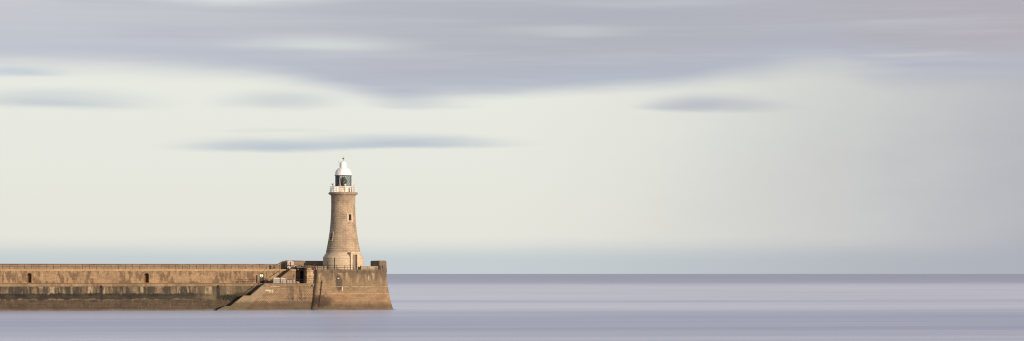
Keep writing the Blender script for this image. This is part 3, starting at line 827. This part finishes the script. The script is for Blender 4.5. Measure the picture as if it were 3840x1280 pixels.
# gallery railing
rr_ = 48.6 * PXM; zr = H(701)
gr = lp('gallery_railing', MB().lathe([(rr_-0.03, zr-0.03), (rr_+0.03, zr-0.03), (rr_+0.03, zr+0.03), (rr_-0.03, zr+0.03), (rr_-0.03, zr-0.03)], seg=72, cap=False)
        .lathe([(rr_-0.02, zr-0.47), (rr_+0.02, zr-0.47), (rr_+0.02, zr-0.43), (rr_-0.02, zr-0.43), (rr_-0.02, zr-0.47)], seg=72, cap=False)
        .lathe([(rr_-0.02, zr-0.90), (rr_+0.02, zr-0.90), (rr_+0.02, zr-0.86), (rr_-0.02, zr-0.86), (rr_-0.02, zr-0.90)], seg=72, cap=False), M['rail_white'])
for i in range(16):
    aa = ang(0) + 2*math.pi*i/16
    p = (rr_*math.cos(aa), rr_*math.sin(aa))
    pm = MB().lathe([(0.11, zg - 0.02), (0.11, zg + 0.08), (0.075, zg + 0.14), (0.065, zr - 0.1), (0.10, zr), (0.06, zr + 0.07)], p, 8)
    lp('post', pm, M['rail_white'], gr)
# equipment on the gallery
def at(deg, r): a_ = ang(deg); return (r*math.cos(a_), r*math.sin(a_))
def disc(px_, py_, rad, deg, dist, mat, name):
    lat_ = (px_ - 418) * k; z_ = dz(py_)
    vx, vy = math.cos(ang(0)), math.sin(ang(0)); rx, ry = math.cos(ang(90)), math.sin(ang(90))
    c = Vector((rx*lat_ + vx*dist, ry*lat_ + vy*dist, z_))
    n_ = Vector((math.cos(ang(deg)), math.sin(ang(deg)), 0.1)).normalized()
    mb = MB().tube(c - n_*0.06, c, rad*0.4, 14, rad).tube(c, c + n_*0.05, rad, 14, rad*0.96)
    mb.tube(c - n_*0.05, (c.x - n_.x*0.2, c.y - n_.y*0.2, max(z_ - 1.2, zg)), 0.05)
    return lp(name, mb, mat, smooth=False)
disc(556, 473, 20*k, 0, 0.9, M['dish'], 'satellite_dish')
disc(449, 488, 13*k, 0, 2.55, M['dish'], 'satellite_dish')
disc(249, 457, 15*k, 62, 0.9, M['dish'], 'satellite_dish')
disc(262, 482, 13*k, -20, 1.0, M['dish'], 'satellite_dish')
def gp(px_, dist):
    lat_ = (px_ - 418) * k
    return (math.cos(ang(90))*lat_ + math.cos(ang(0))*dist, math.sin(ang(90))*lat_ + math.sin(ang(0))*dist)
p = gp(271, 1.2); lp('antenna', MB().tube((*p, zg), (*p, dz(458)), 0.06), M['iron'])
p = gp(580, 0.9); q_ = gp(573, 0.9); lp('antenna', MB().tube((*q_, zg), (*q_, dz(505)), 0.04).tube((*q_, dz(505)), (*p, dz(470)), 0.03), M['iron'])
p = gp(320, 2.0); lp('equipment_cabinet', MB().obox((p[0], p[1], (zg + dz(508))/2), 0.42, 0.28, (dz(508) - zg)/2, ang(90)), M['white'], smooth=False)
p = gp(537, 1.9); lp('equipment_cabinet', MB().obox((p[0], p[1], (zg + dz(525))/2), 0.16, 0.2, (dz(525) - zg)/2, ang(90)), M['block2'], smooth=False)
p0 = gp(372, 2.05); p1 = gp(349, 2.35)
lp('lantern_ladder', MB().tube((*p0, dz(352)), (*p1, zg), 0.03).tube((p0[0]+0.3, p0[1], dz(352)), (p1[0]+0.3, p1[1], zg), 0.03), M['rail_white'])

# ------------------------------------------------------------------ railings
def railing(name, label, xs, ly, z0, h, lean=None, mid=0.5, r=0.036, mat=None, rp=0.045, group=None):
    m = mat or M['iron']
    t = thing(name, label, 'railing', xs[0], ly, z0, group=group)
    for xx in xs: part('post', MB().tube((xx, ly, z0 - 0.04), (xx, ly, z0 + h), rp, 6).ball((xx, ly, z0 + h), rp*1.35, 6), m, t)
    lo, hi = min(xs), max(xs)
    part('top_rail', MB().tube((lo, ly, z0 + h - 0.03), (hi, ly, z0 + h - 0.03), r, 5), m, t)
    part('middle_rail', MB().tube((lo, ly, z0 + h*mid), (hi, ly, z0 + h*mid), r*0.9, 5), m, t)
    return t
xr = LX(1000, 3.2); xs = []
while xr > -100: xs.append(xr); xr -= 1.645
railing('iron_railing', 'long dark iron railing along the upper walkway in front of the parapet', xs, 3.2, Z2, 1.0)
railing('iron_railing', 'short dark railing on the lower walkway left of the dark door', [LX(q, 0.15) for q in (896, 922, 948, 964)], 0.15, Z1, 0.93)
railing('iron_railing', 'dark railing on the landing edge in front of the white blocks', [LX(q, -2.2) for q in (995, 1023, 1047, 1074, 1100, 1124, 1142)], -2.2, Z1, 0.93)
railing('iron_railing', 'short dark railing left of the upper stairs beside the parapet', [LX(q, 3.3) for q in (1025, 1048)], 3.3, Z2, 0.95)
railing('iron_railing', 'dark railing along the pier head in front of the lighthouse', [LX(q, -2.8) for q in (1184, 1204, 1231, 1261, 1292, 1313, 1324)], -2.8, DZ, 0.92)
railing('iron_railing', 'short rusted railing beside the parapet end on the pier head', [LX(q, -2.6) for q in (1424, 1436, 1444)], -2.6, DZ, 0.9)
bent = thing('bent_railing_post', 'bent dark rail post with a leaning strut right of the tower door', 'post', LX(1353, -2.6), -2.6, DZ)
bx = LX(1353, -2.6)
part('post', MB().tube((bx, -2.6, DZ - 0.03), (bx - 0.04, -2.6, DZ + 0.92), 0.06), M['iron'], bent)
part('strut', MB().path([(bx - 0.04, -2.6, DZ + 0.88), (bx - 0.22, -2.6, DZ + 0.5), (bx - 0.3, -2.6, DZ - 0.0)], 0.055), M['iron'], bent)

def handrail(label, pa, pb, ly, wall_y):
    (x0, z0), (x1, z1) = [(LX(p_[0], ly), LZ(p_[0], p_[1], ly)) for p_ in (pa, pb)]
    t = thing('handrail', label, 'handrail', x1, ly, z1)
    part('rail', MB().tube((x0, ly, z0), (x1, ly, z1), 0.045), M['iron'], t)
    for f in (0.03, 0.5, 0.97):
        xx, zz_ = x0 + (x1-x0)*f, z0 + (z1-z0)*f
        part('bracket', MB().tube((xx, ly, zz_), (xx, wall_y, zz_ - 0.05), 0.03).ball((xx, ly, zz_), 0.075, 8), M['iron'], t)
handrail('sloping dark handrail on the upper wall above the upper stairs', (1050, 1014), (1007, 1043.5), 2.85, 3.0)
handrail('thin rusted handrail on the lower wall above the stairs to the water', (957, 1068), (921, 1097), -0.25, 0.0)

# ------------------------------------------------------------------ loose things on the walkways
def block(name, label, cat, px0, px1, py0, ly, dep, zb, mat, chl=0.0, chr_=0.0, slope=0.0, seed=1, group=None, rot=0.0):
    x0, x1 = LX(px0, ly), LX(px1, ly); zt = LZ((px0+px1)/2, py0, ly)
    pts = [(x0, zb), (x1, zb), (x1, zt - chr_ - slope)]
    if chr_: pts.append((x1 - chr_*1.3, zt - slope))
    if chl: pts.append((x0 + chl*1.3, zt))
    pts.append((x0, zt - chl))
    mb = MB().prism_xz(pts, ly, ly + dep)
    me_o = solo(name, mb, mat, label, cat, x0, ly, zb, group=group)
    bm = bmesh.new(); bm.from_mesh(me_o.data)
    bmesh.ops.bevel(bm, geom=bm.edges[:], offset=0.03, segments=1, affect='EDGES')
    rn = random.Random(seed)
    for v_ in bm.verts:
        v_.co += Vector((rn.uniform(-1, 1), rn.uniform(-1, 1), rn.uniform(-0.5, 0.5) if v_.co.z > 0.1 else 0)) * 0.018
    bm.to_mesh(me_o.data); bm.free()
    return me_o
GB = 'white blocks on the lower walkway'
Zw = Z1 + 0.004
block('concrete_block', 'large pale block with sloping top corners, leftmost of the row behind the landing railing', 'block', 1025, 1051, 1041.5, -1.2, 1.2, Zw, M['block'], 0.22, 0.25, 0.0, 1, GB)
block('concrete_block', 'tall white block with a top sloping down to the right, second in the landing row', 'block', 1053, 1075.5, 1041.5, -1.0, 1.2, Zw, M['block'], 0.05, 0.05, 0.28, 2, GB)
block('concrete_block', 'low wide white block right of the sloping block on the landing', 'block', 1077, 1094, 1051, -1.1, 1.0, Zw, M['block'], 0.0, 0.0, 0.0, 3, GB)
block('concrete_block', 'narrow upright white block at the right end of the landing row', 'block', 1097, 1107, 1049, -1.1, 0.7, Zw, M['block'], 0.0, 0.04, 0.0, 4, GB)
rub = MB(); rnd = random.Random(11)
for i in range(9):
    s = rnd.uniform(0.10, 0.22); xx = LX(rnd.uniform(1109.5, 1119), -1.0)
    rub.obox((xx, -1.0 + rnd.uniform(-0.2, 0.3), Zw + s*0.7 + (0.25 if i % 3 == 0 else 0)), s, s*0.8, s*0.75, rnd.uniform(0, 3))
solo('rubble_pile', rub.rough(0.05, 4), M['block'], 'small heap of broken white stone on the landing before the dark arch', 'rubble', LX(1114, -1.0), -1.0, Zw)
block('stone_slab', 'big whitewashed slab standing against the parapet behind the rusted gantry', 'slab', 1078, 1102, 977.5, 6.3, 0.7, Z2, M['block'], 0.25, 0.35, 0.0, 6)
block('storage_box', 'grey box beside the top of the upper stairs', 'box', 1091, 1105, 1000.5, 2.2, 0.9, Z2 + 0.004, M['block2'], 0.0, 0.0, 0.0, 7)
block('broken_block', 'rough white lump left of the grey box at the stair top', 'block', 1083, 1090, 1000.5, 2.2, 0.6, Z2 + 0.004, M['block'], 0.1, 0.12, 0.0, 8)
cb = block('cable_box', 'small white box with a dark hole above the grey box, on the roof slab edge', 'box', 1104, 1112, 995.5, 1.2, 0.5, LZ(1108, 1003, 1.2), M['block'], 0, 0, 0, 9)
cbx = LX(1107.5, 1.2)
# bracket under the small white box
gd = thing('rusted_gantry', 'rusted iron gantry of posts and a crossbar at the top of the upper stairs', 'gantry', LX(1071, 3.6), 3.6, Z2)
gy = 3.6
for px, t_, b_, r_ in ((1071, 979, 1010.5, 0.14), (1075.5, 981, 1010.5, 0.10), (1089.5, 981.5, 1003, 0.085)):
    part('post', MB().tube((LX(px, gy), gy, LZ(px, b_, gy) if b_ > 1005 else Z2), (LX(px, gy), gy, LZ(px, t_, gy)), r_, 8), M['rust' if px > 1088 else 'iron'], gd)
part('crossbar', MB().path([(LX(1070, gy), gy, LZ(1070, 996, gy)), (LX(1104, gy), gy, LZ(1104, 998, gy))], 0.11), M['iron'], gd)
part('brace', MB().path([(LX(1079, gy), gy, LZ(1079, 996, gy)), (LX(1089, gy), gy, LZ(1089, 984, gy))], 0.05), M['rust'], gd)
fx = LX(1118, 2.0)
fl = thing('floodlight', 'small white floodlight on the alcove wall left of the dark arch', 'floodlight', fx, 2.2, LZ(1118, 1010, 2.2))
zf = LZ(1118, 1010, 2.2)
part('lamp_head', MB().obox((fx, 1.8, zf), 0.16, 0.16, 0.13, R(25)), M['white'], fl)
part('bracket', MB().tube((fx, 1.85, zf), (fx + 0.1, 2.32, zf + 0.12), 0.04), M['iron'], fl)
rl = MB(); xq = LX(964, 2.75)
solo('rusty_pipe', rl.path([(xq, 2.84, Z1), (xq - 0.03, 2.84, Z1 + 0.9), (xq + 0.05, 2.84, Z1 + 1.3), (xq - 0.02, 2.84, LZ(964, 1032, 2.84))], 0.075), M['rust'], 'rusty red pipe on the wall just left of the dark door', 'pipe', xq, 2.84, Z1)
xq = LX(1102, UY)
solo('rusty_bracket', MB().tube((xq, UY - 0.06, LZ(1101, 1040, UY)), (xq, UY - 0.06, LZ(1101, 1030, UY)), 0.06).box(xq - 0.1, xq + 0.1, UY - 0.08, UY, LZ(1101, 1036, UY), LZ(1101, 1034.5, UY)), M['rust'], 'short rusty bracket on the side of the upper stairs', 'bracket', xq, UY, LZ(1101, 1040, UY))
xq = LX(1254.5, -1.7)
tp = thing('rusty_post', 'tall rusty red post standing in front of the lighthouse base', 'post', xq, -1.7, DZ)
part('shaft', MB().tube((xq, -1.7, DZ - 0.02), (xq, -1.7, LZ(1254, 968, -1.7)), 0.10, 8), M['rust'], tp)
part('foot', MB().tube((xq - 0.02, -1.7, DZ), (xq, -1.7, DZ + 0.2), 0.16, 8, 0.11), M['rust'], tp)
part('cap', MB().ball((xq, -1.7, LZ(1254, 968, -1.7)), 0.12, 8), M['rust'], tp)
xq = LX(1229, -1.5)
solo('iron_post', MB().tube((xq, -1.5, DZ - 0.02), (xq, -1.5, LZ(1229, 982.5, -1.5)), 0.07).ball((xq, -1.5, LZ(1229, 982.5, -1.5)), 0.10, 8), M['iron'], 'dark iron post left of the rusty red post at the tower foot', 'post', xq, -1.5, DZ)
xq = LX(1179, -2.6)
rb2 = MB().path([(xq - 0.1, -2.6, DZ), (xq + 0.05, -2.6, DZ + 0.6), (xq - 0.05, -2.6, DZ + 1.25)], 0.10).path([(xq + 0.3, -2.6, DZ), (xq - 0.05, -2.6, DZ + 0.9)], 0.09).path([(xq - 0.35, -2.6, DZ + 0.25), (xq + 0.2, -2.6, DZ + 0.7)], 0.07)
solo('rusted_bollard', rb2, M['rust'], 'twisted red rusted ironwork at the left corner of the pier head deck', 'ironwork', xq, -2.6, DZ)

# rusted fender rail down the battered face
fr = thing('fender_rail', 'rusted vertical iron rail with brackets down the left of the pier head wall', 'fender', LX(1207, -3.3), -3.3, 0)
za_, zb_ = LZ(1207, 1053, -3.2), 0.85
xa_, xb_ = LX(1207, -3.2), LX(1197, -4.3)
pts = []
for i in range(13):
    t_ = i/12; z_ = za_ + (zb_ - za_)*t_
    pts.append((xa_ + (xb_-xa_)*t_, HF - off_head(z_) - 0.10, z_))
part('rail', MB().path(pts, 0.12, 6), M['rust'], fr)
for i in (1, 4, 7, 8, 10):
    x_, y_, z_ = pts[i]
    part('bracket', MB().box(x_ - 0.26, x_ + 0.26, y_ - 0.10, y_ + 0.12, z_ - 0.09, z_ + 0.09), M['rust'], fr)
# mooring ring plate on the landing face
xq = LX(1172, -2.6)
solo('mooring_eye', MB().ball((LX(1171, -2.66), -2.70, LZ(1171, 1072, -2.6)), 0.17, 10), M['iron'], 'dark round mooring eye low on the corner between landing and pier head', 'mooring eye', xq, -2.6, LZ(1171, 1072, -2.6))

# ------------------------------------------------------------------ surf washing along the foot of the stone
def wash_mat():
    m, g, b, o = mat_new('thin surf wash')
    tc = g.node('ShaderNodeTexCoord'); x, y, z = g.sep(X(g, tc.outputs['Object']))
    n = g.noise(g.comb(x * 0.35, y * 0.35, z * 1.5), 1.0, 4.0, 0.6)
    a = g.sstep(0.42, -0.10, z + (n - 0.5) * 0.6) * 0.5
    d = g.node('ShaderNodeBsdfDiffuse'); d.inputs[0].default_value = (0.36, 0.38, 0.47, 1)
    t = g.node('ShaderNodeBsdfTransparent')
    mx = g.node('ShaderNodeMixShader'); g.put(a, mx.inputs[0])
    g.nt.links.new(t.outputs[0], mx.inputs[1]); g.nt.links.new(d.outputs[0], mx.inputs[2]); g.nt.links.new(mx.outputs[0], o.inputs[0])
    return m
wl = MB()
def wash(pts):
    # pts: (x, y, outward nx, ny) on the stone at the waterline
    vs = []
    for x, y, nx, ny in pts:
        for d_, z_ in ((0.85, 0.01), (0.45, 0.18), (0.16, 0.42), (0.03, 0.42)):
            vs.append((x + nx*d_, y + ny*d_, z_))
    fs = []
    for i in range(len(pts)-1):
        for k_ in range(3): fs.append((i*4+k_, (i+1)*4+k_, (i+1)*4+k_+1, i*4+k_+1))
    wl.add(vs, fs)
wash([(XA + (LX(815) - XA)*i/12, -1.05, 0, -1) for i in range(13)])
wash([(LX(812, FY) + (LX(1163, FY) - LX(812, FY))*i/8, FY - 1.05, 0, -1) for i in range(9)])
wash([(x + nx*1.65, y + ny*1.65, nx, ny) for x, y, nx, ny in OUT[3:24]])
wo = bpy.data.objects.new('surf_wash', wl.mesh('surf_wash', wash_mat())); COL.objects.link(wo)
wo.location = to_world(0, 0, 0); wo.rotation_euler = (0, 0, TH); wo['kind'] = 'stuff'

# ------------------------------------------------------------------ sky
SUN_AZ, SUN_EL = 46.0, 10.0       # degrees right of the line behind the camera, degrees up
sd = Vector((math.sin(R(SUN_AZ))*math.cos(R(SUN_EL)), -math.cos(R(SUN_AZ))*math.cos(R(SUN_EL)), math.sin(R(SUN_EL))))
w = bpy.data.worlds.new("World"); scn.world = w; w.use_nodes = True
nt = w.node_tree; nt.nodes.clear(); g = G(nt)
out = g.node('ShaderNodeOutputWorld')
sky = g.node('ShaderNodeTexSky', sky_type='NISHITA')
sky.sun_disc = False; sky.sun_elevation = R(SUN_EL); sky.sun_rotation = math.atan2(sd.x, sd.y)
bg1 = g.node('ShaderNodeBackground'); bg1.inputs[1].default_value = 0.10
nt.links.new(sky.outputs[0], bg1.inputs[0])
tc = g.node('ShaderNodeTexCoord'); dx, dy, dzv = g.sep(X(g, tc.outputs['Generated']))
hor = g.maxi(g.math('SQRT', dx*dx + dy*dy), 0.001)
az = g.math('ARCTAN2', dx, dy)
A0 = az * F + CX                   # azimuth, in units of 1/9600 rad
E0 = dzv / hor * F                 # elevation in the same unit
wv = g.comb(A0 * (1/700.0), E0 * (1/110.0), 0.0)
wn1 = g.noise(wv, 1.0, 3.0, 0.5)
wn2 = g.noise(g.comb(A0 * (1/1500.0), E0 * (1/60.0), 4.0), 1.0, 4.0, 0.55)
A = A0 - 48.0 + (wn1 - 0.5) * 130.0
wn3 = g.noise(g.comb(A0 * (1/260.0) + E0 * (1/300.0), E0 * (1/26.0) - A0 * (1/1400.0), 24.0), 1.0, 4.0, 0.6)
E = E0 + (wn1 - 0.5) * 34.0 + (wn3 - 0.5) * 16.0
def ev(y): return HY - y           # photo row -> elevation
t = g.clamp(A * (1/3840.0))
# clear light near the horizon
yn = E
clear = g.mix(g.sstep(120.0, 720.0, E0), lin((229, 229, 219)), lin((232, 234, 225)))
right = g.sstep(1750.0, 4000.0, A0 + (wn1 - 0.5) * 120.0 + (500.0 - E0) * 0.25)
drift = (g.noise(g.comb(A0 * (1/900.0), E0 * (1/380.0), 14.0), 1.0, 4.0, 0.55) - 0.5) * 900.0
clear = g.mix(g.sstep(1800.0, 3700.0, A0 + drift * 0.6 + (500.0 - E0) * 0.35) , clear, lin((199, 200, 200)))
clear = g.mix(g.sstep(3050.0, 4350.0, A0 + drift * 0.8 + (300.0 - E0) * 0.5), clear, lin((172, 173, 184)))
haze = g.mix(right, lin((195, 204, 208)), lin((174, 178, 187)))
clear = g.mix(g.sstep(150.0, 40.0, E0 + (wn2 - 0.5) * 20.0 + (wn1 - 0.5) * 24.0) * 0.92, clear, haze)
# the grey lavender deck and its lower edge
pts = [(0, 250), (300, 248), (600, 262), (900, 284), (1100, 312), (1250, 342), (1370, 366), (1470, 376), (1560, 368), (1660, 356), (1920, 346), (2218, 328), (2516, 312), (2665, 290), (2800, 276), (2926, 252), (3060, 250), (3150, 278), (3250, 300), (3450, 312), (3840, 296)]
yb = g.curve(t, [(a_/3840.0, b_/640.0) for a_, b_ in pts]) * 640.0
Eb = HY - yb
soft = g.curve(t, [(0, 0.75), (0.2, 0.62), (0.34, 0.48), (0.41, 0.44), (0.47, 0.38), (0.62, 0.36), (0.70, 0.55), (0.80, 0.75), (1.0, 0.6)]) * 100.0
deck = g.sstep(0.0, 1.0, (E - Eb + soft) / (soft * 2.0))
dcol = g.mix(g.sstep(0.0, 2200.0, A0), lin((196, 199, 206)), lin((179, 181, 190)))
dcol = g.mix(g.sstep(2300.0, 3840.0, A0), dcol, lin((178, 177, 186)))
dcol = g.mix(g.sstep(3300.0, 4000.0, A0 + (E0 - 700.0)) * 0.35, dcol, lin((184, 174, 182)))
low_blue = g.sstep(170.0, 20.0, E - Eb)
dcol = g.mix(low_blue * 0.45, dcol, lin((180, 190, 206)))
dcol = g.mix(g.sstep(0.45, 0.8, wn2) * 0.40, dcol, lin((204, 209, 216)))
dcol = g.mix(g.sstep(0.5, 0.2, wn2) * 0.35, dcol, lin((172, 174, 190)))
col = g.mix(deck, clear, dcol)
pale = lin((214, 220, 218))
for cx, cy, rx, ru, rd, s_, c_ in (
        (1150, 176, 520, 60, 34, 0.8, pale), (830, -34, 640, 120, 84, 1.1, lin((229, 235, 231))), (0, -20, 420, 90, 90, 0.5, lin((208, 206, 208))), (2060, 118, 420, 34, 34, 0.35, pale),
        (3380, 217, 330, 16, 14, 0.45, lin((200, 203, 203))), (2350, 70, 900, 40, 40, 0.25, lin((170, 172, 188))),
        (3080, 262, 330, 40, 60, 0.45, lin((203, 206, 204))), (1530, 396, 300, 40, 24, 0.45, lin((190, 200, 209))),
        (40, 285, 260, 34, 24, 0.8, lin((188, 201, 213))), (170, 398, 560, 80, 34, 0.8, lin((194, 201, 208))), (1000, 386, 330, 62, 40, 0.65, lin((195, 203, 208))),
        (2590, 398, 300, 64, 34, 0.9, lin((184, 188, 197))), (2480, 402, 230, 30, 22, 0.4, lin((182, 188, 199))), (2740, 404, 280, 44, 24, 0.6, lin((189, 192, 198))),
        (950, 556, 450, 54, 24, 0.95, lin((187, 197, 206))), (1470, 541, 570, 56, 24, 0.95, lin((187, 196, 206))), (1180, 548, 620, 26, 18, 0.5, lin((186, 198, 210))),
        (1000, 497, 350, 16, 12, 0.30, lin((205, 211, 211))), (2480, 320, 420, 18, 30, 0.0, pale)):
    if s_ <= 0: continue
    col = g.mix(g.lens(A, E, cx, ev(cy), rx, ru, rd, 0.05) * g.clamp(0.62 + (wn2 - 0.5) * 1.0 + (wn3 - 0.5) * 0.5 + 0.3) * s_, col, c_)
bg2 = g.node('ShaderNodeBackground'); bg2.inputs[1].default_value = 1.0
g.put(col, bg2.inputs[0])
# cloud overhead thins out into plain sky
over = g.sstep(1300.0, 4200.0, E0)
side = g.sstep(0.9, 1.7, g.math('ABSOLUTE', az))
clouds = g.clamp(1.0 - g.maxi(over * 0.25, side * 0.5))
mx = g.node('ShaderNodeMixShader')
g.put(clouds, mx.inputs[0]); nt.links.new(bg1.outputs[0], mx.inputs[1]); nt.links.new(bg2.outputs[0], mx.inputs[2])
nt.links.new(mx.outputs[0], out.inputs[0])

# ------------------------------------------------------------------ sun, camera
sl = bpy.data.lights.new('sun', 'SUN'); sl.energy = 5.0; sl.angle = R(0.53); sl.color = (1.0, 0.80, 0.60)
so = bpy.data.objects.new('sun', sl); COL.objects.link(so)
so.rotation_euler = sd.to_track_quat('Z', 'Y').to_euler(); so.location = (200, -200, 100)

cam = bpy.data.cameras.new('camera'); co = bpy.data.objects.new('camera', cam); COL.objects.link(co)
co.location = (0, 0, CAMH); co.rotation_euler = (R(90), 0, 0)
cam.sensor_width = 36.0; cam.lens = 36.0 * F / 3840.0; cam.shift_y = (HY - 640.0) / 3840.0
cam.clip_start = 1.0; cam.clip_end = 400000.0
scn.camera = co
scn.cycles.pixel_filter_type = 'BLACKMAN_HARRIS'; scn.cycles.filter_width = 1.1
scn.view_settings.view_transform = 'Standard'; scn.view_settings.look = 'None'
scn.view_settings.exposure = 0.0; scn.view_settings.gamma = 1.0
for o in bpy.data.objects:
    if 'org' in o: del o['org']
